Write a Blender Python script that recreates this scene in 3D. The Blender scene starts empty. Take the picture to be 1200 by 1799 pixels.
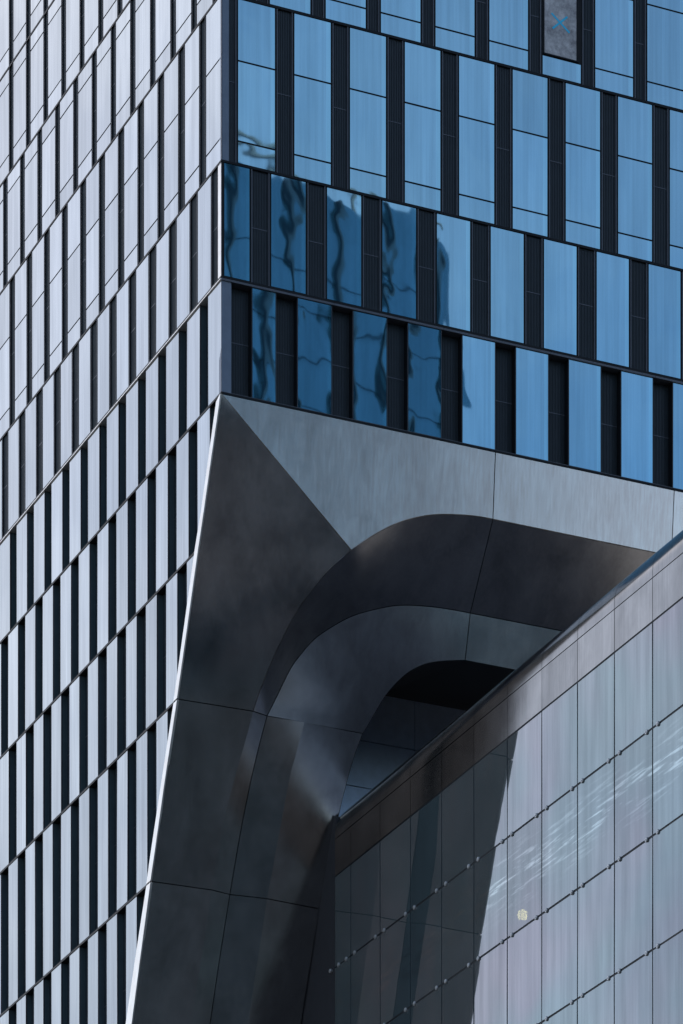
import bpy, bmesh, math, random
from mathutils import Vector, Matrix
random.seed(7)
C = bpy.context.scene.collection
R = math.radians
sc = bpy.context.scene

# ------------------------------------------------------------------ camera, sky, sun, exposure
cam = bpy.data.cameras.new('camera')
cam.sensor_fit = 'VERTICAL'; cam.sensor_height = 36.0; cam.sensor_width = 24.0
cam.lens = 7291 / 1799 * 36
cam.shift_y = (4180 - 899.5) / 1799          # level camera with a strongly raised lens (verticals stay vertical)
cam.clip_start = 0.5; cam.clip_end = 6000
co = bpy.data.objects.new('camera', cam); C.objects.link(co)
co.location = (0, 0, 1.6); co.rotation_euler = (R(90), 0, 0)
sc.camera = co

SUN_AZ = -14.0      # degrees from +Y towards +X
SUN_EL = 42.0
w = bpy.data.worlds.new('World'); sc.world = w; w.use_nodes = True
nt = w.node_tree; nt.nodes.clear()
sky = nt.nodes.new('ShaderNodeTexSky'); sky.sky_type = 'NISHITA'; sky.sun_disc = False
sky.sun_elevation = R(SUN_EL); sky.sun_rotation = R(SUN_AZ)
sky.air_density = 1.0; sky.dust_density = 2.2; sky.ozone_density = 1.0; sky.altitude = 0
bg = nt.nodes.new('ShaderNodeBackground'); bg.inputs[1].default_value = 0.12
wo = nt.nodes.new('ShaderNodeOutputWorld')
tcw = nt.nodes.new('ShaderNodeTexCoord'); mpw = nt.nodes.new('ShaderNodeMapping'); mpw.inputs['Scale'].default_value = (1, 1, 2.2)
nw = nt.nodes.new('ShaderNodeTexNoise'); nw.inputs['Scale'].default_value = 6.5; nw.inputs['Detail'].default_value = 7; nw.inputs['Roughness'].default_value = .56; nw.inputs['Distortion'].default_value = .35
rw = nt.nodes.new('ShaderNodeValToRGB'); rw.color_ramp.elements[0].position = .38; rw.color_ramp.elements[1].position = .72
rw.color_ramp.elements[1].color = (.30, .30, .30, 1)
mw = nt.nodes.new('ShaderNodeMix'); mw.data_type = 'RGBA'; mw.blend_type = 'MIX'
hs = nt.nodes.new('ShaderNodeHueSaturation'); hs.inputs['Saturation'].default_value = .25; hs.inputs['Value'].default_value = 1.55
nt.links.new(tcw.outputs['Generated'], mpw.inputs[0]); nt.links.new(mpw.outputs[0], nw.inputs['Vector']); nt.links.new(nw.outputs['Fac'], rw.inputs[0])
nt.links.new(rw.outputs[0], mw.inputs[0]); nt.links.new(sky.outputs[0], mw.inputs[6]); nt.links.new(sky.outputs[0], hs.inputs['Color']); nt.links.new(hs.outputs[0], mw.inputs[7])
nt.links.new(mw.outputs[2], bg.inputs[0]); nt.links.new(bg.outputs[0], wo.inputs[0])

sl = bpy.data.lights.new('sun', 'SUN'); sl.energy = 3.0; sl.angle = R(0.5); sl.color = (1, 0.95, 0.88)
so = bpy.data.objects.new('sun', sl); C.objects.link(so)
sd = Vector((math.sin(R(SUN_AZ)) * math.cos(R(SUN_EL)), math.cos(R(SUN_AZ)) * math.cos(R(SUN_EL)), math.sin(R(SUN_EL))))
so.rotation_euler = (-sd).to_track_quat('-Z', 'Y').to_euler(); so.location = (0, 0, 200)

sc.view_settings.view_transform = 'Standard'; sc.view_settings.look = 'None'
sc.view_settings.exposure = 0.70; sc.view_settings.gamma = 1.0; sc.view_settings.use_curve_mapping = False
sc.render.resolution_x = 683; sc.render.resolution_y = 1024
sc.cycles.max_bounces = 8; sc.cycles.glossy_bounces = 5

# ------------------------------------------------------------------ materials
def mat(name):
    m = bpy.data.materials.new(name); m.use_nodes = True; m.node_tree.nodes.clear()
    return m, m.node_tree
def nd(t, ty, **kw):
    n = t.nodes.new(ty)
    for k, v in kw.items(): setattr(n, k, v)
    return n
def setin(n, **kw):
    for k, v in kw.items(): n.inputs[k.replace('_', ' ')].default_value = v
def ramp(t, src, stops):
    r = nd(t, 'ShaderNodeValToRGB'); t.links.new(src, r.inputs[0])
    e = r.color_ramp.elements
    e[0].position = stops[0][0]; e[0].color = stops[0][1]
    e[1].position = stops[1][0]; e[1].color = stops[1][1]
    for p, c in stops[2:]:
        x = e.new(p); x.color = c
    return r.outputs[0]
def g(v): return (v, v, v, 1)
def noise(t, scale, mapscale, detail=4, rough=.55, coord='Position', rot=(0, 0, 0), distort=0):
    if coord == 'Position': src = nd(t, 'ShaderNodeNewGeometry').outputs['Position']
    else: src = nd(t, 'ShaderNodeTexCoord').outputs[coord]
    mp = nd(t, 'ShaderNodeMapping'); mp.inputs['Scale'].default_value = mapscale; mp.inputs['Rotation'].default_value = rot
    t.links.new(src, mp.inputs[0])
    n = nd(t, 'ShaderNodeTexNoise'); setin(n, Scale=scale, Detail=detail, Roughness=rough, Distortion=distort)
    t.links.new(mp.outputs[0], n.inputs['Vector'])
    return n.outputs['Fac']
def math_(t, op, a, b=None, c=None, clamp=False):
    n = nd(t, 'ShaderNodeMath', operation=op, use_clamp=clamp)
    for i, v in enumerate((a, b, c)):
        if v is None: continue
        if hasattr(v, 'links'): t.links.new(v, n.inputs[i])
        else: n.inputs[i].default_value = v
    return n.outputs[0]
def mixc(t, fac, a, b, bt='MIX'):
    n = nd(t, 'ShaderNodeMix', data_type='RGBA', blend_type=bt)
    for i, v in ((0, fac), (6, a), (7, b)):
        if hasattr(v, 'links'): t.links.new(v, n.inputs[i])
        else: n.inputs[i].default_value = v
    return n.outputs[2]
def out(t, sh):
    o = nd(t, 'ShaderNodeOutputMaterial'); t.links.new(sh, o.inputs[0])
def simple(name, col, rough=.5, metal=0., spec=.5):
    m, t = mat(name); b = nd(t, 'ShaderNodeBsdfPrincipled')
    v = noise(t, 3, (1, 1, 1), 5)
    c = mixc(t, v, tuple(x * .8 for x in col) + (1,), tuple(min(1, x * 1.2) for x in col) + (1,))
    t.links.new(c, b.inputs['Base Color'])
    setin(b, Roughness=rough, Metallic=metal); b.inputs['Specular IOR Level'].default_value = spec
    out(t, b.outputs[0]); return m

def coated_glass(name, facing, grazing, film, filmcol, rough=.015, wav=.004, wscale=.55, streak=.12, transp=0.0, refl_streaks=False, edge=False, low_refl_dim=False):
    """reflective coated facade glass: tinted mirror when seen square on, neutral at grazing angles, with a dusty film"""
    m, t = mat(name)
    lw = nd(t, 'ShaderNodeLayerWeight'); lw.inputs[0].default_value = .5
    fac = ramp(t, lw.outputs['Facing'], [(.15, g(0)), (.75, g(1))])
    col = mixc(t, fac, facing, grazing)
    oi = nd(t, 'ShaderNodeObjectInfo')
    rnd = math_(t, 'MULTIPLY_ADD', oi.outputs['Random'], .16, .90)
    st = noise(t, 1, (9, 9, .12), 6, .6)
    st2 = noise(t, 1, (2.2, 2.2, .25), 4, .5)
    s = ramp(t, st, [(.30, g(1 - streak)), (.62, g(1.0))])
    s2 = ramp(t, st2, [(.30, g(1 - streak * .9)), (.65, g(1.0))])
    col = mixc(t, 1.0, col, s, 'MULTIPLY'); col = mixc(t, 1.0, col, s2, 'MULTIPLY')
    if edge:  # lighter margin: double reflection at the laminate edge, painted into the tint
        gx = nd(t, 'ShaderNodeSeparateXYZ'); t.links.new(nd(t, 'ShaderNodeTexCoord').outputs['Generated'], gx.inputs[0])
        col = mixc(t, 1.0, col, ramp(t, gx.outputs['X'], [(.0, (1.1, 1.1, 1.08, 1)), (.02, g(.94)), (.05, g(.93)), (.875, g(.93)), (.88, (1.02, 1.06, 1.04, 1))]), 'MULTIPLY')
    cb = nd(t, 'ShaderNodeCombineColor')
    for i in range(3): t.links.new(rnd, cb.inputs[i])
    col = mixc(t, 1.0, col, cb.outputs[0], 'MULTIPLY')
    gl = nd(t, 'ShaderNodeBsdfGlossy'); gl.inputs['Roughness'].default_value = rough
    t.links.new(col, gl.inputs['Color'])
    n1 = noise(t, wscale, (1, 1, .7), 2, .45, 'Position', distort=.4)
    bp = nd(t, 'ShaderNodeBump'); bp.inputs['Strength'].default_value = 1.0; bp.inputs['Distance'].default_value = wav
    t.links.new(n1, bp.inputs['Height']); t.links.new(bp.outputs[0], gl.inputs['Normal'])
    df = nd(t, 'ShaderNodeBsdfDiffuse'); df.inputs['Color'].default_value = filmcol
    ff = math_(t, 'MULTIPLY_ADD', math_(t, 'SUBTRACT', 1.0, st2), film * .8, film * .6)
    if low_refl_dim:  # duller low-sky reflection, painted as a diffuse film growing towards the foot
        sz = nd(t, 'ShaderNodeSeparateXYZ'); t.links.new(nd(t, 'ShaderNodeNewGeometry').outputs['Position'], sz.inputs[0])
        ff = math_(t, 'ADD', ff, math_(t, 'MULTIPLY', math_(t, 'MULTIPLY', math_(t, 'SUBTRACT', 72.0, sz.outputs['Z']), .019, clamp=True), .62))
    if refl_streaks:
        # reflection streaks painted along one row of panes: film thinned, mirror tint raised
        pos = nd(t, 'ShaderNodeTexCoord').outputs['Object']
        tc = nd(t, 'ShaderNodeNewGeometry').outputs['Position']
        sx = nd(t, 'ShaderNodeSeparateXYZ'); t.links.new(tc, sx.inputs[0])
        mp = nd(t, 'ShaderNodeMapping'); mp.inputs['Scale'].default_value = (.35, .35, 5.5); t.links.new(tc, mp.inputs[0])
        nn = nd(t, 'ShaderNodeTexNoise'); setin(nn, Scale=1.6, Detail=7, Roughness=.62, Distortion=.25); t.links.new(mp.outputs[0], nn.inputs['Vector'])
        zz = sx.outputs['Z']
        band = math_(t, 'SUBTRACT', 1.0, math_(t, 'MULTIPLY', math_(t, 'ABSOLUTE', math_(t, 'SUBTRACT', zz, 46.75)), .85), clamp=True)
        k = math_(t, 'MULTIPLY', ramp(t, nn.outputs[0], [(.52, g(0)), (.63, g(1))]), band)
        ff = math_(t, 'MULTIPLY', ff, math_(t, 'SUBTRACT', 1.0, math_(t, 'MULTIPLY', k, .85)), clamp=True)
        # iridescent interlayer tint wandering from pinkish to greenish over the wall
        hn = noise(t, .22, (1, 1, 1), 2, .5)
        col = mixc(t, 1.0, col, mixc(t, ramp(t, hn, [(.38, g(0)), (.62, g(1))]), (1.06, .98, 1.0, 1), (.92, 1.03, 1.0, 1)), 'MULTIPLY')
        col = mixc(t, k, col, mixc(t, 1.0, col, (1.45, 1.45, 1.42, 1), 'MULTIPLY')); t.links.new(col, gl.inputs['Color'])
    mx = nd(t, 'ShaderNodeMixShader'); t.links.new(ff, mx.inputs[0]); t.links.new(gl.outputs[0], mx.inputs[1]); t.links.new(df.outputs[0], mx.inputs[2])
    sh = mx.outputs[0]
    if transp > 0:
        tr = nd(t, 'ShaderNodeBsdfTransparent'); tr.inputs[0].default_value = (.75, .85, .85, 1)
        m2 = nd(t, 'ShaderNodeMixShader'); m2.inputs[0].default_value = transp
        t.links.new(sh, m2.inputs[1]); t.links.new(tr.outputs[0], m2.inputs[2]); sh = m2.outputs[0]
    out(t, sh); return m

M_glassR = coated_glass('blue_coated_glass', (.35, .71, .88, 1), (.88, .93, 1, 1), .05, (.10, .22, .36, 1), wav=.0044, streak=.13, edge=True)
M_glassL = coated_glass('silver_coated_glass', (.32, .44, .55, 1), (.60, .62, .62, 1), .10, (.22, .25, .28, 1), wav=.004, streak=.13, low_refl_dim=True)
M_glassG = coated_glass('dusty_lilac_glass', (.24, .37, .41, 1), (.53, .485, .49, 1), .30, (.145, .215, .23, 1), wav=.0016, streak=.14, transp=.06, refl_streaks=True)
M_glassLamp = coated_glass('dusty_lilac_glass_by_lamp', (.24, .37, .41, 1), (.56, .51, .515, 1), .30, (.145, .215, .23, 1), wav=.0016, streak=.14, transp=.15, refl_streaks=True)

def metal(name, lo, hi, rlo, rhi, streak=.3, met=.85):
    m, t = mat(name)
    a = noise(t, .9, (1, 1, .55), 6, .62, distort=.3)
    b = noise(t, 1, (13, 13, .25), 5, .6)
    c = noise(t, 3.5, (1, 1, 1), 5, .6)
    f = math_(t, 'ADD', math_(t, 'MULTIPLY', a, 1 - streak), math_(t, 'MULTIPLY', b, streak))
    col = mixc(t, ramp(t, f, [(.36, g(0)), (.64, g(1))]), lo, hi)
    oi = nd(t, 'ShaderNodeObjectInfo'); rr = math_(t, 'MULTIPLY_ADD', oi.outputs['Random'], .20, .86)
    cb = nd(t, 'ShaderNodeCombineColor')
    for i in range(3): t.links.new(rr, cb.inputs[i])
    col = mixc(t, 1.0, col, cb.outputs[0], 'MULTIPLY')
    p = nd(t, 'ShaderNodeBsdfPrincipled'); t.links.new(col, p.inputs['Base Color'])
    setin(p, Metallic=met)
    r = math_(t, 'MULTIPLY_ADD', math_(t, 'ADD', math_(t, 'MULTIPLY', c, .5), math_(t, 'MULTIPLY', a, .5)), rhi - rlo, rlo)
    t.links.new(r, p.inputs['Roughness'])
    bp = nd(t, 'ShaderNodeBump'); bp.inputs['Strength'].default_value = .5; bp.inputs['Distance'].default_value = .006
    t.links.new(noise(t, .7, (1, 1, .5), 1.5, .4), bp.inputs['Height']); t.links.new(bp.outputs[0], p.inputs['Normal'])
    out(t, p.outputs[0]); return m
M_steel = metal('brushed_grey_metal', (.56, .545, .54, 1), (.82, .805, .80, 1), .14, .30, met=1.0)
M_fascia = metal('weathered_lit_fascia_metal', (.80, .68, .60, 1), (1.0, .92, .84, 1), .16, .27, met=.88, streak=.5)  # weathered streaks; brighter copy of the grey metal, its reflection put into the colour
M_edge = simple('pale_metal_edge', (.98, .89, .81), .42, .8)
M_coping = metal('coping_metal', (.19, .185, .18, 1), (.31, .30, .29, 1), .08, .16, met=1.0)
M_frame = simple('black_window_frame', (.010, .012, .015), .5, 0, .2)
M_rib = simple('charcoal_ribbed_metal', (.030, .042, .052), .38, .3)
M_ribL = simple('matt_charcoal_panel', (.030, .042, .050), .65, 0, .12)
M_trimL = simple('matt_grey_trim', (.10, .105, .12), .55, .2, .3)
M_side = simple('dark_teal_reveal_metal', (.075, .115, .135), .4, .3)
M_louv = simple('charcoal_louvre_back', (.014, .019, .024), .5)
M_trim = simple('grey_aluminium_trim', (.11, .12, .14), .4, .4)
M_post = simple('slate_grey_corner_metal', (.17, .21, .27), .45, .3)
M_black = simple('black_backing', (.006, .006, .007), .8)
M_blue = simple('blue_grey_wall_panel', (.55, .66, .82), .35, .6)
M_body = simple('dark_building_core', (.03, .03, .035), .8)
M_bolt = simple('stainless_bolt', (.50, .50, .50), .35, .6)
M_tape = simple('blue_tape', (.04, .58, 1.0), .6)
M_asphalt = simple('asphalt', (.042, .042, .045), .9)
M_reflector = simple('pale_reflector', (.13, .127, .125), .85)
M_far = simple('added_skyline_cladding', (.012, .035, .07), .5)
M_farglass = coated_glass('far_tower_glass', (.05, .11, .18, 1), (.14, .26, .36, 1), .3, (.018, .06, .10, 1), wav=.0005)
mb, t = mat('mottled_grey_board')
b = nd(t, 'ShaderNodeBsdfPrincipled')
n1 = noise(t, 2.2, (1, 1, 1), 8, .7); n2 = noise(t, 9, (1, 1, 1), 6, .7)
t.links.new(mixc(t, ramp(t, math_(t, 'ADD', math_(t, 'MULTIPLY', n1, .65), math_(t, 'MULTIPLY', n2, .35)), [(.38, g(0)), (.62, g(1))]), (.22, .22, .24, 1), (.62, .62, .64, 1)), b.inputs['Base Color'])
setin(b, Roughness=.7); out(t, b.outputs[0]); M_board = mb
ml, t = mat('warm_lamp_light'); e = nd(t, 'ShaderNodeEmission'); e.inputs[0].default_value = (1, .72, .28, 1); e.inputs[1].default_value = 13; out(t, e.outputs[0]); M_lamp = ml

# ------------------------------------------------------------------ mesh helpers
def link(name, me, parent=None, loc=(0, 0, 0), rot=(0, 0, 0)):
    o = bpy.data.objects.new(name, me); C.objects.link(o)
    o.location = loc; o.rotation_euler = rot
    if parent: o.parent = parent
    return o
def mesh(name, verts, faces, m, smooth=False, fmats=None):
    me = bpy.data.meshes.new(name); me.from_pydata([tuple(v) for v in verts], [], faces)
    ms = m if isinstance(m, (list, tuple)) else [m]
    for x in ms: me.materials.append(x)
    bm = bmesh.new(); bm.from_mesh(me)
    if fmats:
        bm.faces.ensure_lookup_table()
        for f, k in zip(bm.faces, fmats): f.material_index = k
    bmesh.ops.recalc_face_normals(bm, faces=bm.faces)
    if smooth:
        for f in bm.faces: f.smooth = True
    bm.to_mesh(me); bm.free(); return me
class MB:
    def __init__(s): s.v = []; s.f = []; s.m = []
    def box(s, a, b, k=0):
        (x0, y0, z0), (x1, y1, z1) = a, b
        i = len(s.v)
        s.v += [(x0, y0, z0), (x1, y0, z0), (x1, y1, z0), (x0, y1, z0), (x0, y0, z1), (x1, y0, z1), (x1, y1, z1), (x0, y1, z1)]
        s.f += [(i, i+3, i+2, i+1), (i+4, i+5, i+6, i+7), (i, i+1, i+5, i+4), (i+1, i+2, i+6, i+5), (i+2, i+3, i+7, i+6), (i+3, i, i+4, i+7)]
        s.m += [k] * 6
    def prism(s, poly, d0, d1, fn, k=0):
        """poly: (s,z) points, extruded between depths d0..d1, mapped with fn(s,d,z)"""
        n = len(poly); i = len(s.v)
        s.v += [fn(a, d0, z) for a, z in poly] + [fn(a, d1, z) for a, z in poly]
        s.f += [tuple(i + j for j in range(n)), tuple(i + n + j for j in range(n))[::-1]]
        s.f += [(i + j, i + (j + 1) % n, i + n + (j + 1) % n, i + n + j) for j in range(n)]
        s.m += [k] * (n + 2)
    def me(s, name, mats, smooth=False): return mesh(name, s.v, s.f, mats, smooth, s.m)
def clip(poly, a, b, c):
    """keep a*s+b*z+c >= 0"""
    o = []
    for i in range(len(poly)):
        p, q = poly[i], poly[(i + 1) % len(poly)]
        fp, fq = a * p[0] + b * p[1] + c, a * q[0] + b * q[1] + c
        if fp >= 0: o.append(p)
        if (fp >= 0) != (fq >= 0):
            k = fp / (fp - fq); o.append((p[0] + (q[0] - p[0]) * k, p[1] + (q[1] - p[1]) * k))
    return o
def rect(a, b, z0, z1): return [(a, z0), (b, z0), (b, z1), (a, z1)]

# ------------------------------------------------------------------ ground
gm = mesh('ground', [(-3000, -3000, 0), (3000, -3000, 0), (3000, 3000, 0), (-3000, 3000, 0)], [(0, 1, 2, 3)], M_asphalt)
go = link('ground', gm); go['kind'] = 'structure'

TH = R(24.3237)
P0 = (-3.7586, 130.0, 0)
T = bpy.data.objects.new('tower', None); C.objects.link(T); T.location = P0; T.rotation_euler = (0, 0, TH)
T['label'] = 'tall glass tower with staggered dark louvres and a curved metal portal cut into its foot'
T['category'] = 'building'

# ------------------------------------------------------------------ tower: facades
Z = {'P': 95.5, 'Q': 91.75, 'O': 87.85, 'R': 83.99, 'S': 80.20, 'T': 76.345, 'A': 71.10, 'B': 67.465, 'C': 63.83, 'D': 59.705, 'E': 55.57, 'F': 50.46, 'G': 45.35, 'H': 41.2, 'I': 37.1}
fR = lambda s, d, z: (s, -d, z)      # right face: s = u, outward -y
fL = lambda s, d, z: (-d, s, z)      # left face: s = n, outward -x
PT_R, PT_L = 1.9275, 1.7755
STRIP = [(0.0, 63.83), (0.334, 63.687), (0.94, 62.263), (1.599, 60.739), (2.145, 59.677), (3.032, 57.593), (3.92, 55.534), (4.937, 53.4), (5.899, 51.361), (6.256, 50.494), (7.199, 48.5), (8.123, 46.471), (8.62, 45.35), (10.35, 41.2), (12.0, 37.1)]
def strip_n(z):
    for (n0, z0), (n1, z1) in zip(STRIP, STRIP[1:]):
        if z1 <= z <= z0: return n0 + (n1 - n0) * (z0 - z) / (z0 - z1)
    return 0

GAP = .035          # half height of the dark ledge line
def frame_poly(mb, poly, inner, d0, d1, fn, k=0):
    pass
meshes = {}
def window(fn, fc, a, b, z0, z1, muls, deep, clipn=None, name='window', board=False):
    """one window: frame mesh + pane children. a..b = glass extent"""
    w_ = b - a
    fr = .065 if not deep else .025
    za, zb = z0 + GAP + .02, z1 - GAP - .02
    ox, oz = a, z0
    key = (fc, round(w_, 3), round(z1 - z0, 3), tuple(muls), deep)
    if clipn is None and key in meshes: fm, pms = meshes[key]
    else:
        off = lambda s_, d, z: fn(s_ , d, z)
        def cl(poly):
            poly = [(p[0] + ox, p[1] + oz) for p in poly]
            if clipn: poly = clip(poly, *clipn)
            return [(p[0] - ox, p[1] - oz) for p in poly]
        mb = MB(); H0, H1 = za - z0, zb - z0
        dback = -.30 if (deep and fc == 'R') else (-.26 if deep else -.14)
        segs = [H0] + [m_ - z0 for m_ in muls] + [H1]
        # dark carrier frame behind the panes
        P = cl(rect(-fr, w_ + fr, H0 - .015, H1 + .015))
        if len(P) >= 3: mb.prism(P, dback, -.022, off, 0)
        # slim edge trims
        if not deep:
            for x in (-fr - .03, w_ + fr):
                P = cl(rect(x, x + .03, H0 - .015, H1 + .015))
                if len(P) >= 3: mb.prism(P, dback if fc == 'R' else -.018, .004, off, 1)
        else:
            for x in (-fr - .0, w_ + fr - .012):
                P = cl(rect(x, x + .012, H0 - .015, H1 + .015))
                if len(P) >= 3: mb.prism(P, -.05, .003, off, 1)
        if not mb.v: return None
        fm = mb.me('window', [M_side if (deep and fc == 'L') else M_frame, M_trim if fc == 'R' else M_trimL])
        pms = []
        for q in range(len(segs) - 1):
            lo = segs[q] + (.028 if q else 0); hi = segs[q + 1] - (.028 if q < len(segs) - 2 else 0)
            P = cl(rect(0, w_, lo, hi))
            if len(P) < 3: continue
            cz = (lo + hi) / 2; cs = w_ / 2
            pb = MB(); pb.prism([(p[0] - cs, p[1] - cz) for p in P], -.02, 0.0, off, 0)
            pms.append((pb.me('pane', [M_glassR if fc == 'R' else M_glassL]), cs, cz))
        if clipn is None: meshes[key] = (fm, pms)
    o = link('window', fm, T, fn(ox, 0, oz))
    for q, (pm, cs, cz) in enumerate(pms):
        if board and q == 1: continue
        j = .0011
        rx = random.gauss(0, j * 1.0); rz = random.gauss(0, j)
        rot = (rx, 0, rz) if fc == 'R' else (0, rx, rz)
        p = link('pane', pm, o, fn(cs, 0, cz), rot)
    return o
def louvre(fn, fc, a, b, z0, z1, deep, clipn=None):
    if b - a < .08: return
    key = ('l', fc, round(b - a, 3), round(z1 - z0, 3), deep)
    ox, oz = a, z0; W = b - a; H = z1 - z0
    if clipn is None and key in meshes: me = meshes[key]
    else:
        def cl(poly):
            poly = [(p[0] + ox, p[1] + oz) for p in poly]
            if clipn: poly = clip(poly, *clipn)
            return [(p[0] - ox, p[1] - oz) for p in poly]
        mb = MB(); d = (-.27 if fc == 'R' else -.22) if deep else -.045
        P = cl(rect(0, W, GAP, H - GAP))
        if len(P) < 3: return
        mb.prism(P, d - .05, d - .022, fn, 1)
        mid = H * .49
        if fc == 'R':
            n = max(2, int(round(W / .058))); st = W / n
            for i in range(n):
                for lo, hi in ((GAP, mid - .012), (mid + .012, H - GAP)):
                    P = cl(rect(st * (i + .25), st * (i + .75), lo, hi))
                    if len(P) >= 3: mb.prism(P, d - .03, d, fn, 0)
        else:
            for lo, hi in ((GAP, mid - .02), (mid + .02, H - GAP)):
                P = cl(rect(.01, W - .01, lo, hi))
                if len(P) >= 3: mb.prism(P, d - .03, d, fn, 0)
        P = cl(rect(0.005, W - .005, mid - .011, mid + .011))
        if len(P) >= 3: mb.prism(P, d - .028, d + .004, fn, 2)
        me = mb.me('louvre_panel', [M_rib if fc == 'R' else M_ribL, M_louv, M_trim])
        if clipn is None: meshes[key] = me
    link('louvre_panel', me, T, fn(ox, 0, oz))

def row(face, zb, zt, first, pitch, width, kmax, muls, deep, head=None, stop=None, tail=True, board_k=None):
    fn, fc = (fR, 'R') if face == 'R' else (fL, 'L')
    z0, z1 = Z[zb], Z[zt]
    clipn = None; smin = 0
    if face == 'L' and z0 < 63.5:
        n0, n1 = strip_n(z0), strip_n(z1)
        # keep n >= line through (n0,z0),(n1,z1)
        cA = 1.0; cB = -(n1 - n0) / (z1 - z0); cC = -(n0 - (n1 - n0) / (z1 - z0) * z0) - .06
        smin = n1; smax_clip = n0 + .1
    edges = list(head or [])
    k = 0
    while True:
        a = first + pitch * k
        if a > kmax: break
        edges.append((a, a + width)); k += 1
    m = .025 if deep else .098
    prev = stop if stop is not None else None
    for i, (a, b) in enumerate(edges):
        cn = None
        if face == 'L' and z0 < 63.5:
            if b + .1 < smin: prev = b; continue
            if a - .8 < smax_clip: cn = (cA, cB, cC)
        if prev is not None and a - m - (prev + m) > .05:
            louvre(fn, fc, prev + (m if i else 0), a - m, z0, z1, deep, cn)
        w_ = window(fn, fc, a, b, z0, z1, muls, deep, cn, board=(board_k is not None and i == board_k))
        if board_k is not None and i == board_k:
            mb = MB(); zz0, zz1 = 77.10, 79.55
            mb.prism(rect(a + .07, b - .15, zz0, zz1), -.018, -.008, fR, 0); 
            link('board', mb.me('board', [M_board]), T)
            mb = MB(); mb.prism(rect(b - .14, b - .08, zz0 - .02, zz1), -.12, .02, fR, 0); mb.prism(rect(a + .02, a + .055, zz0, zz1), -.12, .0, fR, 0)
            mb.prism(rect(a + .02, b - .08, zz0 - .045, zz0 - .005), -.12, .03, fR, 0)
            link('board_frame', mb.me('board_frame', [M_frame]), T)
            for (p, q) in (((11.61, 78.45), (12.27, 77.96)), ((11.65, 77.96), (12.19, 78.46))):
                dx, dz = q[0] - p[0], q[1] - p[1]; L_ = math.hypot(dx, dz); nx, nz = -dz / L_ * .032, dx / L_ * .032
                mb = MB(); zoff = -.002 if p[0] < 11.63 else .001
                mb.prism([(p[0] + nx, p[1] + nz), (q[0] + nx, q[1] + nz), (q[0] - nx, q[1] - nz), (p[0] - nx, p[1] - nz)], -.0078, zoff, fR, 0)
                link('tape_strip', mb.me('tape_strip', [M_tape]), T)
        prev = b

tallR = [71.84, 74.36]; stR = [77.03, 79.57]
UMAX = 23.0; NMAX = 25.5
def shift(m_, frm, to): return [x + Z[to] - Z[frm] for x in m_]
# right face (u)
row('R', 'T', 'S', 1.655, 1.9275, 1.385, UMAX, stR, False, head=[(.22, 1.11)], board_k=6)
row('R', 'S', 'R', .60, 1.9275, 1.30, UMAX, shift(stR, 'T', 'S'), False, head=[], stop=.27)
row('R', 'R', 'O', 1.655, 1.9275, 1.385, UMAX, shift(stR, 'T', 'R'), False, head=[(.22, 1.11)])
row('R', 'A', 'T', .57, 1.9275, 1.25, UMAX, tallR, False, stop=.27)
row('R', 'B', 'A', 1.70, 1.9285, 1.18, UMAX, [], False, head=[(.10, .95)])
row('R', 'C', 'B', 2.62, 1.9275, 1.15, UMAX, [], True, head=[(1.06, 1.84)], stop=.36)
# left face (n)
row('L', 'O', 'Q', .745, PT_L, 1.27, NMAX, shift(stR, 'T', 'O'), False, stop=.0)
row('L', 'R', 'O', .135, PT_L, 1.28, NMAX, shift(stR, 'T', 'R')[:], False)
row('L', 'S', 'R', .135 , PT_L, 1.28, NMAX, shift(stR, 'T', 'S'), False)
row('L', 'T', 'S', .745, PT_L, 1.27, NMAX, stR, False, stop=.0)
row('L', 'A', 'T', .08, PT_L, 1.17, NMAX, tallR, False)
row('L', 'B', 'A', .885, PT_L, 1.06, NMAX, [], False, stop=.30)
row('L', 'C', 'B', .03, PT_L, 1.05, NMAX, [], True)
row('L', 'D', 'C', .965, PT_L, 1.00, NMAX, [], True, stop=.0)
row('L', 'E', 'D', .155, PT_L, .93, NMAX, [], True, stop=-.4)
row('L', 'F', 'E', .985, PT_L, .94, NMAX, [], True, stop=.0)
row('L', 'G', 'F', .155, PT_L, .93, NMAX, [], True)
row('L', 'H', 'G', .985, PT_L, .94, NMAX, [], True)

# corner posts
def solid(name, m, parent=T):
    def f(*boxes):
        mb = MB()
        for a, b in boxes: mb.box(a, b)
        return link(name, mb.me(name, [m]), parent)
    return f
for zb, zt, wd in (('T', 'S', .15), ('S', 'R', .25), ('R', 'O', .15), ('A', 'T', .25), ('C', 'B', .33)):
    solid('corner_post', M_post)(((.002, -.004, Z[zb] + GAP), (wd, .2, Z[zt] - GAP)))
solid('corner_post', M_frame)(((.002, -.006, Z['B'] + GAP), (.075, .2, Z['A'] - GAP)))
solid('corner_trim', M_edge)(((-.003, .035, Z['B'] + GAP), (.06, .28, Z['A'] - GAP)))

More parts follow.
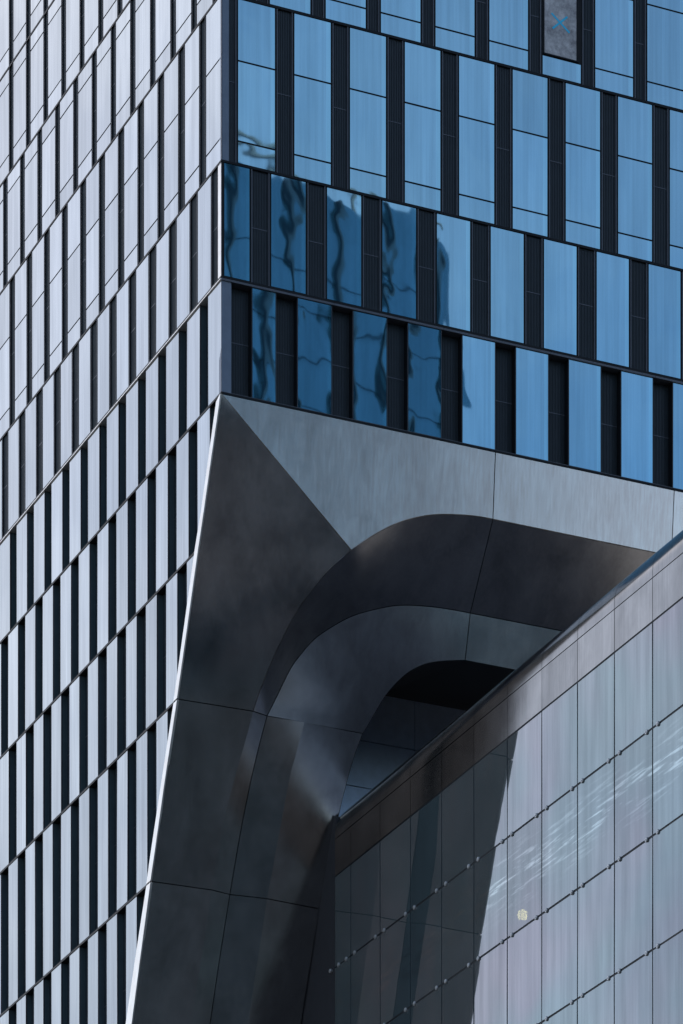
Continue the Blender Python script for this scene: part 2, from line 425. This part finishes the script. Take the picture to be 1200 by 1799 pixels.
# ledges (dark horizontal joint strips), one piece per two bays
def ledges(face, rows_, smax, pitch):
    fn = fR if face == 'R' else fL
    for zn in rows_:
        z = Z[zn]; s = 0.0 if z > 63.7 or face == 'R' else strip_n(z) + .05
        low = z < 67.6
        first = True
        while s < smax:
            e_ = s + pitch * 2
            mb = MB()
            s0 = s - (.0 if first else 0)
            mb.prism(rect(s0, e_ - .008, z - GAP, z + GAP), -.35, .015, fn, 0)
            if zn == 'B':
                mb.prism(rect(s0, e_ - .012, z - GAP - (.085 if face == 'R' else .05), z - GAP - .02), -.30, .045, fn, 1)
            elif low and face == 'R':
                mb.prism(rect(s0, e_ - .012, z + GAP - .008, z + GAP + .006), -.05, .018, fn, 2)
            link('ledge', mb.me('ledge', [M_frame, M_trim if face == 'R' else M_edge, M_trim]), T)
            s = e_; first = False
ledges('R', ['O', 'R', 'S', 'T', 'A', 'B', 'C'], UMAX + 1, PT_R)
ledges('L', ['Q', 'O', 'R', 'S', 'T', 'A', 'B', 'C', 'D', 'E', 'F', 'G', 'H'], NMAX + 1, PT_L)

# building core behind the cladding
mb = MB()
mb.box((.36, .36, 63.80), (26, 30, 96)); mb.box((0, 0, 95.6), (40, 40, 235)); mb.box((26, .36, 63.8), (40, 40, 95.6))
link('core_wall', mb.me('core_wall', [M_body]), T)
mb = MB()
pl = [(strip_n(z) + .62, z) for z in (63.79, 60.739, 57.593, 53.4, 50.494, 46.471, 41.2, 37.1)] + [(20, 0), (30, 0), (30, 63.79)]
mb.prism(pl, -5.35, -.36, lambda s_, d, z: (-d, s_, z), 0)
link('leg_core', mb.me('leg_core', [M_black]), T)

# ------------------------------------------------------------------ tower: curved metal portal (u, n, z)
P2L = [(0.0, 0.004, 63.80), (0.0, 0.125, 63.436), (0.0, 0.706, 62.164), (0.0, 1.363, 60.642), (0.0, 1.87, 59.553), (0.0, 2.70, 57.627), (0.0, 3.605, 55.56)]
P2L2 = [(0.0, 3.605, 55.56), (0.0, 4.592, 53.444), (0.0, 5.559, 51.247), (0.0, 5.907, 50.46)]
P2L3 = [(0.0, 5.907, 50.46), (0.0, 6.741, 48.431), (0.0, 7.60, 46.287), (0.0, 9.65, 41.2)]
OUT1 = [(9.581, 0.190, 61.716), (8.946, 0.192, 61.7), (8.236, 0.199, 61.617), (7.49, 0.211, 61.484), (6.772, 0.232, 61.251), (6.042, 0.263, 60.91), (5.32, 0.306, 60.431), (4.623, 0.355, 59.888)]
OUT2 = [(4.623, 0.355, 59.888), (4.065, 0.749, 59.346), (3.554, 1.253, 58.654), (3.238, 1.666, 58.086), (3.02, 2.1, 57.491), (2.87, 2.426, 57.043), (2.69, 2.971, 56.295), (2.601, 3.328, 55.804), (2.571, 3.505, 55.56)]
OUT3 = [(2.571, 3.505, 55.56), (2.537, 3.665, 55.217), (2.375, 4.162, 54.152), (2.20, 4.691, 52.991), (2.12, 5.079, 52.108), (2.08, 5.81, 50.46)]
OUT4 = [(2.08, 5.81, 50.46), (2.057, 6.539, 48.678), (2.02, 7.45, 46.504), (1.95, 9.55, 41.2)]
MID1 = [(9.581, 1.849, 59.322), (9.037, 1.849, 59.321), (8.22, 1.863, 59.294), (7.181, 1.916, 59.188), (6.45, 1.998, 59.00), (5.50, 2.18, 58.65), (4.841, 2.388, 58.242), (4.319, 2.59, 57.84), (3.963, 2.814, 57.388), (3.678, 3.035, 56.944), (3.37, 3.442, 56.128), (3.13, 3.66, 55.56)]
MID2 = [(3.13, 3.66, 55.56), (2.99, 4.155, 54.493), (2.89, 4.715, 53.282), (2.82, 5.31, 51.929), (2.782, 5.95, 50.46)]
MID3 = [(2.782, 5.95, 50.46), (2.74, 6.77, 48.474), (2.717, 7.50, 46.65), (2.65, 9.70, 41.2)]
CRS1 = [(4.44, 3.61, 55.56), (4.3, 4.037, 54.57), (4.21, 4.305, 53.951), (4.14, 4.963, 52.418), (4.09, 5.391, 51.377), (4.05, 5.8, 50.46)]
CRS2 = [(4.05, 5.8, 50.46), (4.03, 6.561, 48.602), (4.004, 7.31, 46.774), (3.95, 9.55, 41.2)]
INN1 = [(9.581, 2.237, 57.925), (8.946, 2.302, 57.824), (8.405, 2.378, 57.704), (8.021, 2.48, 57.547), (7.658, 2.627, 57.318), (7.329, 2.843, 56.98), (7.074, 3.068, 56.63), (6.85, 3.32, 56.178), (6.679, 3.56, 55.785), (6.56, 3.70, 55.56)]
INN2 = [(6.56, 3.70, 55.56), (6.39, 4.02, 54.861), (6.273, 4.38, 54.057), (6.175, 4.79, 53.137), (6.09, 5.35, 51.861), (6.03, 5.96, 50.46)]
INN3 = [(6.03, 5.96, 50.46), (5.99, 6.67, 48.75), (5.985, 7.41, 47.054), (5.96, 9.73, 41.2)]

def spline(pts, n):
    """Catmull-Rom through pts, resampled to n points by arc length, lightly smoothed"""
    P = [Vector(p) for p in pts]
    P = [P[0] * 2 - P[1]] + P + [P[-1] * 2 - P[-2]]
    o = []
    for i in range(1, len(P) - 2):
        for k in range(24):
            t_ = k / 24
            a, b_, c, d = P[i - 1], P[i], P[i + 1], P[i + 2]
            o.append(.5 * ((2 * b_) + (c - a) * t_ + (2 * a - 5 * b_ + 4 * c - d) * t_ ** 2 + (3 * b_ - a - 3 * c + d) * t_ ** 3))
    o.append(P[-2])
    for _ in range(60):
        o = [o[0]] + [(o[i - 1] + o[i] * 2 + o[i + 1]) / 4 for i in range(1, len(o) - 1)] + [o[-1]]
    L = [0]
    for a, b_ in zip(o, o[1:]): L.append(L[-1] + (b_ - a).length)
    r = []; j = 0
    for k in range(n):
        s_ = L[-1] * k / (n - 1)
        while j < len(L) - 2 and L[j + 1] < s_: j += 1
        f = (s_ - L[j]) / max(1e-9, L[j + 1] - L[j])
        r.append(o[j].lerp(o[j + 1], min(1, f)))
    return r
def loft(name, curves, nacross, m, inset=.014, bulge=0.0, thick=.06, thing=T, label=None, flange=False):
    """one metal panel through two or more rails (each a list of Vectors of the same length)"""
    n = len(curves[0])
    rails = []
    for a, b_ in zip(curves, curves[1:]):
        rails.append((a, b_))
    cols = []
    for ri, (a, b_) in enumerate(rails):
        for k in range(nacross + (1 if ri == len(rails) - 1 else 0)):
            f = k / nacross
            cols.append([a[i].lerp(b_[i], f) for i in range(n)])
    # inset: move border vertices inwards
    def pull(line, dist):
        d0 = (line[1] - line[0]).normalized() * dist; d1 = (line[-2] - line[-1]).normalized() * dist
        line = list(line); line[0] = line[0] + d0; line[-1] = line[-1] + d1; return line
    if inset:
        cols = [pull(c, inset) for c in cols]
        for i in range(n):
            rowp = [c[i] for c in cols]
            e0 = rowp[1] - rowp[0]; e1 = rowp[-2] - rowp[-1]
            if e0.length > inset * 1.5 and not flange: cols[0][i] = rowp[0] + e0.normalized() * inset
            if e1.length > inset * 1.5: cols[-1][i] = rowp[-1] + e1.normalized() * inset
    v = []; f = []; sm_ = []
    per = nacross
    groups = [cols[r_ * per:(r_ + 1) * per + 1] for r_ in range(len(rails))]
    for gcols in groups:                       # facets do not share vertices: folds stay crisp
        b0 = len(v)
        for c in gcols: v += c
        for a in range(len(gcols) - 1):
            for i in range(n - 1):
                f.append((b0 + a * n + i, b0 + (a + 1) * n + i, b0 + (a + 1) * n + i + 1, b0 + a * n + i + 1)); sm_.append(True)
    me = bpy.data.meshes.new(name)
    acc = Vector((0, 0, 0))
    for q in f:
        p_ = [v[k] for k in q]; acc += (p_[2] - p_[0]).cross(p_[3] - p_[1])
    sg = 1 if acc.dot(Vector((-.3, -1, -.4))) > 0 else -1
    if sg < 0: f = [q[::-1] for q in f]
    back = -acc.normalized() * sg * thick
    # turned-back edges of the sheet
    nc = len(cols)
    loop = [cols[0][i] for i in range(n)] + [c[-1] for c in cols[1:]] + [cols[-1][i] for i in range(n - 2, -1, -1)] + [c[0] for c in cols[-2:0:-1]]
    if thick:
        b0 = len(v); k = len(loop)
        v += loop + [p_ + back for p_ in loop]
        for i in range(k):
            q = (b0 + i, b0 + (i + 1) % k, b0 + k + (i + 1) % k, b0 + k + i)
            if (v[q[0]] - v[q[1]]).length < 1e-6: continue
            f.append(q); sm_.append(False)
    me.from_pydata([tuple(x) for x in v], [], f)
    me.materials.append(m)
    for p, q in zip(me.polygons, sm_): p.use_smooth = q
    o = link(name, me, thing)
    if label: o['label'] = label
    return o
V = Vector
N_ = 49
out1 = spline(OUT1, N_); out2 = spline(OUT2, 31)
outer = spline(OUT1 + OUT2[1:], 81)
inner = spline(INN1, 81); mid = spline(MID1, 81)
def straight(p, q, n=9): return [V(p).lerp(V(q), i / (n - 1)) for i in range(n)]
zC = 63.83 - GAP - .01
nP1 = lambda z: .09 * (63.83 - z)
# P2: raking leaf left of the mitre
left = spline(P2L, 60)
mit = straight((0.012, 0.004, 63.80), OUT2[0], 30) + out2[1:]
loft('metal_panel', [left, mit], 10, M_steel, flange=True, label='dark triangular metal panel below the corner')
# P1: fascia band, first panel with the curved lower edge
bot = straight(OUT2[0], (0.02, .004, 63.79), 30)[::-1][:-1] + out1[::-1]
top = [V((p.x, nP1(zC), zC)) for p in bot]; top[0] = V((0.03, .004, zC))
def planar_panel(poly_uz, name, m, label=None):
    v = [(u_, nP1(z_), z_) for u_, z_ in poly_uz]; v2 = [(u_, nP1(z_) + .06, z_) for u_, z_ in poly_uz]; n = len(v)
    f = [tuple(range(n)), tuple(range(2 * n - 1, n - 1, -1))] + [(i, (i + 1) % n, n + (i + 1) % n, n + i) for i in range(n)]
    o = link(name, mesh(name, v + v2, f, m), T)
    if label: o['label'] = label
    return o
poly = [(9.565, zC)] + [(.04, zC)] + [(p.x + .012, p.z + .012) for p in straight((.03, 0, zC - .02), OUT2[0], 2)[1:]] + [(p.x, p.z + .016) for p in out1[::-1][1:-1]] + [(9.565, OUT1[0][2] + .016)]
planar_panel(poly, 'metal_panel', M_fascia, 'bright metal fascia panel with curved lower edge')
js = [9.581, 16.15, 22.72, 29.29]
for a, b_ in zip(js, js[1:]):
    planar_panel([(a + .014, zC), (b_ - .014, zC), (b_ - .014, 61.716 + .016), (a + .014, 61.716 + .016)], 'metal_panel', M_fascia)
    loft('metal_panel', [straight((a, .19, 61.716), (b_, .19, 61.716)), straight((a, 1.849, 59.322), (b_, 1.849, 59.322))], 4, M_steel)
    loft('metal_panel', [straight((a, 1.849, 59.322), (b_, 1.849, 59.322)), straight((a, 2.237, 57.925), (b_, 2.237, 57.925))], 4, M_steel)
# reveal bands of the portal
loft('metal_panel', [outer, mid], 8, M_steel, label='dark curved metal panel of the outer reveal')
loft('metal_panel', [mid, inner], 10, M_steel, label='curved metal panel along the rim of the opening')
# leg panels
for LL, OO, MM, CC, II, n in ((P2L2, OUT3, MID2, CRS1, INN2, 41), (P2L3, OUT4, MID3, CRS2, INN3, 41)):
    l_, o_, m_, c_, i_ = [spline(x, n) for x in (LL, OO, MM, CC, II)]
    loft('metal_panel', [l_, o_, m_], 5, M_steel, flange=True)
    loft('metal_panel', [m_, c_, i_], 5, M_steel)
# pale edge trim of the raking leaf, seen from the left face
for z0, z1 in ((55.56, 63.80), (50.46, 55.56), (41.2, 50.46)):
    inn = [(p[1], p[2]) for p in P2L + P2L2[1:] + P2L3[1:] if z0 - .01 <= p[2] <= z1 + .01]
    outp = [(n, z) for n, z in STRIP if z0 + .1 < z < z1 - .1]
    top_n, bot_n = strip_n(z1), strip_n(z0)
    poly = inn + [(bot_n - .0, z0)] + outp[::-1] + ([(top_n, z1)] if z1 < 63.7 else [])
    poly = [(n_, min(max(z_, z0 + .03), z1 - (.03 if z1 < 63 else .0))) for n_, z_ in poly]
    mb = MB(); v = []
    k = len(poly)
    a = [(-.045, n_ + .002, z_) for n_, z_ in poly]; b2 = [(.03, n_ + .002, z_) for n_, z_ in poly]
    # triangulate safely as strips between inner and outer chains
    me = mesh('edge_trim', a + b2, [tuple(range(k)), tuple(range(2 * k - 1, k - 1, -1))] + [(i, (i + 1) % k, k + (i + 1) % k, k + i) for i in range(k)], M_edge)
    link('edge_trim', me, T, (0, 0, 0))['label'] = 'pale edge of the raking metal leaf'
# backing behind the joints
off = V((.05, .13, .05))
bkl = [([p + off for p in left], [p + off for p in mit]), ([p + off for p in outer], [p + off for p in mid]), ([p + off for p in mid], [p + off for p in inner])]
for ii, (A_, B_) in enumerate(bkl):
    loft('backing', [A_, B_], 4, M_black, inset=0, thick=.03)
for LL, II in ((P2L2, INN2), (P2L3, INN3)):
    loft('backing', [[p + off for p in spline(LL, 30)], [p + off - V((.12, 0, 0)) for p in spline(II, 30)]], 6, M_black, inset=0, thick=.03)
mb = MB(); mb.prism([(.3, 63.7), (29, 63.7), (29, 61.8), (9.5, 61.8), (7.4, 61.6), (4.8, 60.2)], -.62, -.50, fR, 0)
link('backing', mb.me('backing', [M_black]), T)
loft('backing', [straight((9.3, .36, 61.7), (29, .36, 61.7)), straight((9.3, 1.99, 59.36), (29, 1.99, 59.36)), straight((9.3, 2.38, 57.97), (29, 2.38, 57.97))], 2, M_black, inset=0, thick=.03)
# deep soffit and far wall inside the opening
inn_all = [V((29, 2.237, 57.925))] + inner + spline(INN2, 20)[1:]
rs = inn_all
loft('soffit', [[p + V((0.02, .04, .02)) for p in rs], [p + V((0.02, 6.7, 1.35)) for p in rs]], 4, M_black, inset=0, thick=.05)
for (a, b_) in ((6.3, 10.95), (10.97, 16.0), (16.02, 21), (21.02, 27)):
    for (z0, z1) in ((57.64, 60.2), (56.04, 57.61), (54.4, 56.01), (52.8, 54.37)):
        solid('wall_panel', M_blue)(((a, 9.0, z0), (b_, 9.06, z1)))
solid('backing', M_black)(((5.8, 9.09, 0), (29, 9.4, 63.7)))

# ------------------------------------------------------------------ glass building running under the portal
UG = 5.97
G = bpy.data.objects.new('glass_building', None); C.objects.link(G); G.location = P0; G.rotation_euler = (0, 0, TH)
G['label'] = 'lower building with point-fixed dusty glass wall and rounded metal coping, passing under the tower'
G['category'] = 'building'
gz = [51.07, 48.075, 45.04, 41.835, 38.7, 35.5]
BP = 2.281
nj = [4.62] + [1.07 + BP * k for k in range(1, -16, -1)]
pane_cache = {}
for i in range(len(nj) - 1):
    n1, n0 = nj[i], nj[i + 1]
    if i == 0:
        for a, b_ in zip(gz, gz[1:]):
            mb = MB(); mb.box((0, -(n1 - n0) / 2 + .022, -(a - b_) / 2 + .022), (.024, (n1 - n0) / 2 - .022, (a - b_) / 2 - .022))
            link('glass_pane', mb.me('glass_pane', [M_glassG]), G, (UG, (n0 + n1) / 2, (a + b_) / 2))
        continue
    for a, b_ in zip(gz, gz[1:]):
        h = a - b_
        if round(h, 3) not in pane_cache:
            mb = MB(); mb.box((0, -BP / 2 + .030, -h / 2 + .034), (.024, BP / 2 - .030, h / 2 - .034))
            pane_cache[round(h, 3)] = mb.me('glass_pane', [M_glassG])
        if n0 < -9.1 < n1 and b_ < 45.4 < a or n0 < -8.2 < n1 and b_ < 45.4 < a:
            mb = MB(); mb.box((0, -BP / 2 + .030, -h / 2 + .034), (.024, BP / 2 - .030, h / 2 - .034))
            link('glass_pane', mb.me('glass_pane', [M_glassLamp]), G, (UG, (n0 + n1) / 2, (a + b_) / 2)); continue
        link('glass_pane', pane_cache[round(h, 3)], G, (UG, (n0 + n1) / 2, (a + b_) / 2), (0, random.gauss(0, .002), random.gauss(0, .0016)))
mb = MB(); mb.box((UG + .012, -.032, 35.5), (UG + .10, .032, 51.07)); vm = mb.me('joint_bar', [M_frame])
for n_ in nj: link('joint_bar', vm, G, (0, n_, 0))
mb = MB(); mb.box((UG + .010, nj[-1], -.036), (UG + .09, nj[0], .036)); hm = mb.me('rail', [M_frame])
for z in gz: link('rail', hm, G, (0, 0, z))
# bolts
def cyl(r0, d0, d1, n=16, bev=.012):
    v = []; f = []
    prof = [(0, d0), (r0 - bev, d0), (r0, d0 + bev), (r0, d1)]
    for (r_, x) in prof[1:]:
        for k in range(n): v.append((x, r_ * math.cos(2 * math.pi * k / n), r_ * math.sin(2 * math.pi * k / n)))
    f.append(tuple(range(n)))
    for j in range(2):
        for k in range(n): f.append((j * n + k, j * n + (k + 1) % n, (j + 1) * n + (k + 1) % n, (j + 1) * n + k))
    f.append(tuple(2 * n + k for k in range(n))[::-1])
    return v, f
v, f = cyl(.07, -.045, .04)
v2, f2 = cyl(.026, -.056, -.04, 8, .004)
bmh = mesh('bolt', v + v2, f + [tuple(i + len(v) for i in q) for q in f2], M_bolt)
for n_ in nj:
    for z in gz[1:-1]:
        for s_ in (-.33, .33): link('bolt', bmh, G, (UG, n_ + s_, z))
# coping: flat panel + rounded cap, one pair per bay
CZ = 51.7
prof_flat = [(UG, 51.10), (UG, 52.29)]
arc = [(UG, 52.32), (UG, 52.5)] + [(UG + 1 - math.cos(R(a)), 52.5 + math.sin(R(a))) for a in range(8, 97, 8)]
def shell(name, prof, m, y0, y1, th=.03):
    nn = len(prof); v = []
    # inner offset
    inn = []
    for i, (x, z) in enumerate(prof):
        a = prof[max(0, i - 1)]; b_ = prof[min(nn - 1, i + 1)]
        d = V((b_[0] - a[0], b_[1] - a[1])).normalized(); inn.append((x + d.y * th, z - d.x * th))
    loop = prof + inn[::-1]; k = len(loop)
    v = [(x, y0, z) for x, z in loop] + [(x, y1, z) for x, z in loop]
    f = [(i, i + 1, 2 * nn - 2 - i, 2 * nn - 1 - i) for i in range(nn - 1)]
    f += [tuple(k + j for j in q)[::-1] for q in f]
    f += [(i, (i + 1) % k, k + (i + 1) % k, k + i) for i in range(k)]
    v = [(x - UG, y, z - CZ) for x, y, z in v]
    me = mesh(name, v, f, m)
    for p in me.polygons: p.use_smooth = len(prof) > 3 and len(p.vertices) == 4 and abs(p.normal.y) < .5
    me.set_sharp_from_angle(angle=R(35)) if hasattr(me, 'set_sharp_from_angle') else None
    return me
cf = shell('coping_panel', prof_flat, M_coping, -BP / 2 + .012, BP / 2 - .012)
cc = shell('coping_cap', arc, M_coping, -BP / 2 + .012, BP / 2 - .012)
for i in range(len(nj) - 1):
    c_ = (nj[i] + nj[i + 1]) / 2 if i else nj[1] + BP / 2
    if i == 0:
        link('coping_panel', shell('coping_panel', prof_flat, M_coping, -.62, .62), G, (UG, 3.98, CZ)); link('coping_cap', shell('coping_cap', arc, M_coping, -.62, .62), G, (UG, 3.98, CZ)); continue
    link('coping_panel', cf, G, (UG, c_, CZ), (0, random.gauss(0, .002), random.gauss(0, .0015)))
    link('coping_cap', cc, G, (UG, c_, CZ))
mb = MB(); mb.box((UG + 1.0, nj[-1], 53.38), (20, nj[0], 53.46)); link('roof', mb.me('roof', [M_body]), G)
mb = MB()
mb.box((UG + .06, nj[-1], 51.10), (UG + .12, nj[0], 52.40))
mb.box((UG + 1.6, nj[-1], 0), (20, nj[0], 52.9))
mb.box((UG + .05, nj[-1], 0), (UG + 1.6, nj[0], 35.5))
for z in (51.07, 41.835): mb.box((UG + .1, nj[-1], z - .35), (UG + 1.6, nj[0], z + .0))
link('wall', mb.me('wall', [M_body]), G)
mb = MB(); mb.box((UG + .05, 4.66, 0), (UG + 1.4, 12, 53.1)); link('shade_filler', mb.me('shade_filler', [M_body]), G)  # dark filler added for the shade between leg and glass

pz = mesh('reflector_ground', [(45, -300, .004), (330, -300, .004), (330, -25, .004), (45, -25, .004)], [(0, 1, 2, 3)], M_reflector)  # unseen pale ground added to lighten what the metal leg mirrors
po = link('reflector_ground', pz, None, P0, (0, 0, TH)); po['kind'] = 'structure'

# lamp behind the glass
LP = bpy.data.objects.new('hanging_lamp', None); C.objects.link(LP); LP.parent = None
c_, s_ = math.cos(TH), math.sin(TH)
def world(u, n, z): return (P0[0] + c_ * u - s_ * n, P0[1] + s_ * u + c_ * n, z)
LP.location = world(6.4, -8.22, 45.55); LP.rotation_euler = (0, 0, TH)
LP['label'] = 'glowing warm lantern lamp seen through the dusty glass wall'; LP['category'] = 'lamp'
def ring(prof, n=14):
    v = []; f = []
    for r_, z in prof:
        for k in range(n): v.append((r_ * math.cos(2 * math.pi * k / n), r_ * math.sin(2 * math.pi * k / n), z))
    for j in range(len(prof) - 1):
        for k in range(n): f.append((j * n + k, j * n + (k + 1) % n, (j + 1) * n + (k + 1) % n, (j + 1) * n + k))
    f += [tuple(range(n))[::-1], tuple((len(prof) - 1) * n + k for k in range(n))]
    return v, f
v, f = ring([(.06, .04), (.13, .09), (.16, .2), (.13, .31), (.06, .36)]); link('bulb', mesh('bulb', v, f, M_lamp, True), LP)
v, f = ring([(.17, .40), (.15, .44), (.05, .50), (.02, 1.2)]); link('cap', mesh('cap', v, f, M_frame), LP)
mb = MB()
for k in range(4):
    a = math.pi / 4 + k * math.pi / 2; x, y = .16 * math.cos(a), .16 * math.sin(a)
    mb.box((x - .008, y - .008, 0), (x + .008, y + .008, .42))
mb.box((-.15, -.15, -.02), (.15, .15, .0)); link('cage', mb.me('cage', [M_frame]), LP)

# ------------------------------------------------------------------ neighbouring tower mirrored in the blue windows
NB = bpy.data.objects.new('office_tower', None); C.objects.link(NB); NB.rotation_euler = (0, 0, R(12))
HW, HD, HH = 30.0, 15.0, 167.0
k_ = world(91.3, -170, 0); ca, sa = math.cos(R(12)), math.sin(R(12))
NB.location = (k_[0] - (ca * HW - sa * HD), k_[1] - (sa * HW + ca * HD), 0)
NB['label'] = 'dark office tower across the street, seen only mirrored in the blue windows'; NB['category'] = 'building'
mb = MB(); mb.box((-HW, -HD, 0), (HW, HD, HH)); mb.box((-HW + 6, -HD + 4, HH), (HW - 14, HD - 4, HH + 2)); link('wall', mb.me('wall', [M_farglass]), NB)
wm = MB(); wm.box((-HW + .6, 0, 0), (HW - .6, .12, 3.3)); wme = wm.me('window_band', [M_farglass])
for k in range(42): link('window_band', wme, NB, (0, HD, 3 + 3.85 * k))
M_fin = simple('dark_fin', (.008, .024, .042), .7, 0, .15); M_rail = simple('roof_steel', (.06, .07, .08), .6)
fm_ = MB(); fm_.box((-.15, 0, 0), (.15, .5, HH)); fme = fm_.me('fin', [M_fin])
for k in range(17): link('fin', fme, NB, (-HW + 1.5 + 3.55 * k, HD, 0))
pm_ = MB(); pm_.box((-.14, -.14, 0), (.14, .14, 1.7)); pme = pm_.me('roof_post', [M_rail])
for k in range(8): link('roof_post', pme, NB, (-HW + 2 + 8 * k, HD - .5, HH))
rm_ = MB(); rm_.box((-HW, HD - .64, HH + 1.6), (HW, HD - .36, HH + 1.85)); link('roof_rail', rm_.me('roof_rail', [M_rail]), NB)

# ------------------------------------------------------------------ unseen blocks added behind the camera so the metal mirrors a dark skyline
LB = bpy.data.objects.new('added_dark_block', None); C.objects.link(LB); LB.rotation_euler = (0, 0, TH); LB.location = world(23, -98, 0)  # invented block, placed to darken the reflections in the metal
LB['label'] = 'long low dark block, added out of view so the metal mirrors dark'; LB['category'] = 'building'
M_added_block = simple('added_block_cladding', (.012, .013, .015), .35)
mb = MB(); mb.box((-35, -16, 0), (35, 16, 46)); mb.box((-28, -8, 46), (20, 6, 48)); link('wall', mb.me('wall', [M_added_block]), LB)
mb = MB(); mb.box((-34, 0, 0), (34, .12, 2.6)); bm_ = mb.me('window_band', [M_farglass])
for k in range(11): link('window_band', bm_, LB, (0, 16, 3 + 3.9 * k))
blk = [(-150, -330, 70, 46, 62), (-60, -350, 64, 40, 88), (20, -330, 60, 44, 70), (110, -345, 78, 40, 96), (205, -320, 70, 50, 74), (290, -280, 66, 44, 92), (360, -200, 60, 60, 80), (-240, -300, 70, 50, 78), (400, -110, 60, 70, 70)]  # added out of view to block the horizon glow in the metal
for i, (u_, n_, wd, dp, h) in enumerate(blk):
    o = bpy.data.objects.new('added_skyline_block', None); C.objects.link(o); o.location = world(u_, n_, 0); o.rotation_euler = (0, 0, TH + R(random.uniform(-8, 8)))
    o['label'] = 'dark mid-rise block added out of view behind the viewpoint to darken the metal'; o['category'] = 'building'; o['group'] = 'added dark blocks behind the viewpoint'
    mb = MB(); mb.box((-wd / 2, -dp / 2, 0), (wd / 2, dp / 2, h)); mb.box((-wd / 4, -dp / 4, h), (wd / 5, dp / 4, h + 4)); link('wall', mb.me('wall', [M_far]), o)
    mb = MB(); mb.box((-wd / 2 + 1, 0, 0), (wd / 2 - 1, .1, 2.2)); bm_ = mb.me('window_band', [M_farglass])
    for k in range(int(h / 3.9) - 1): link('window_band', bm_, o, (0, dp / 2, 3 + 3.9 * k))
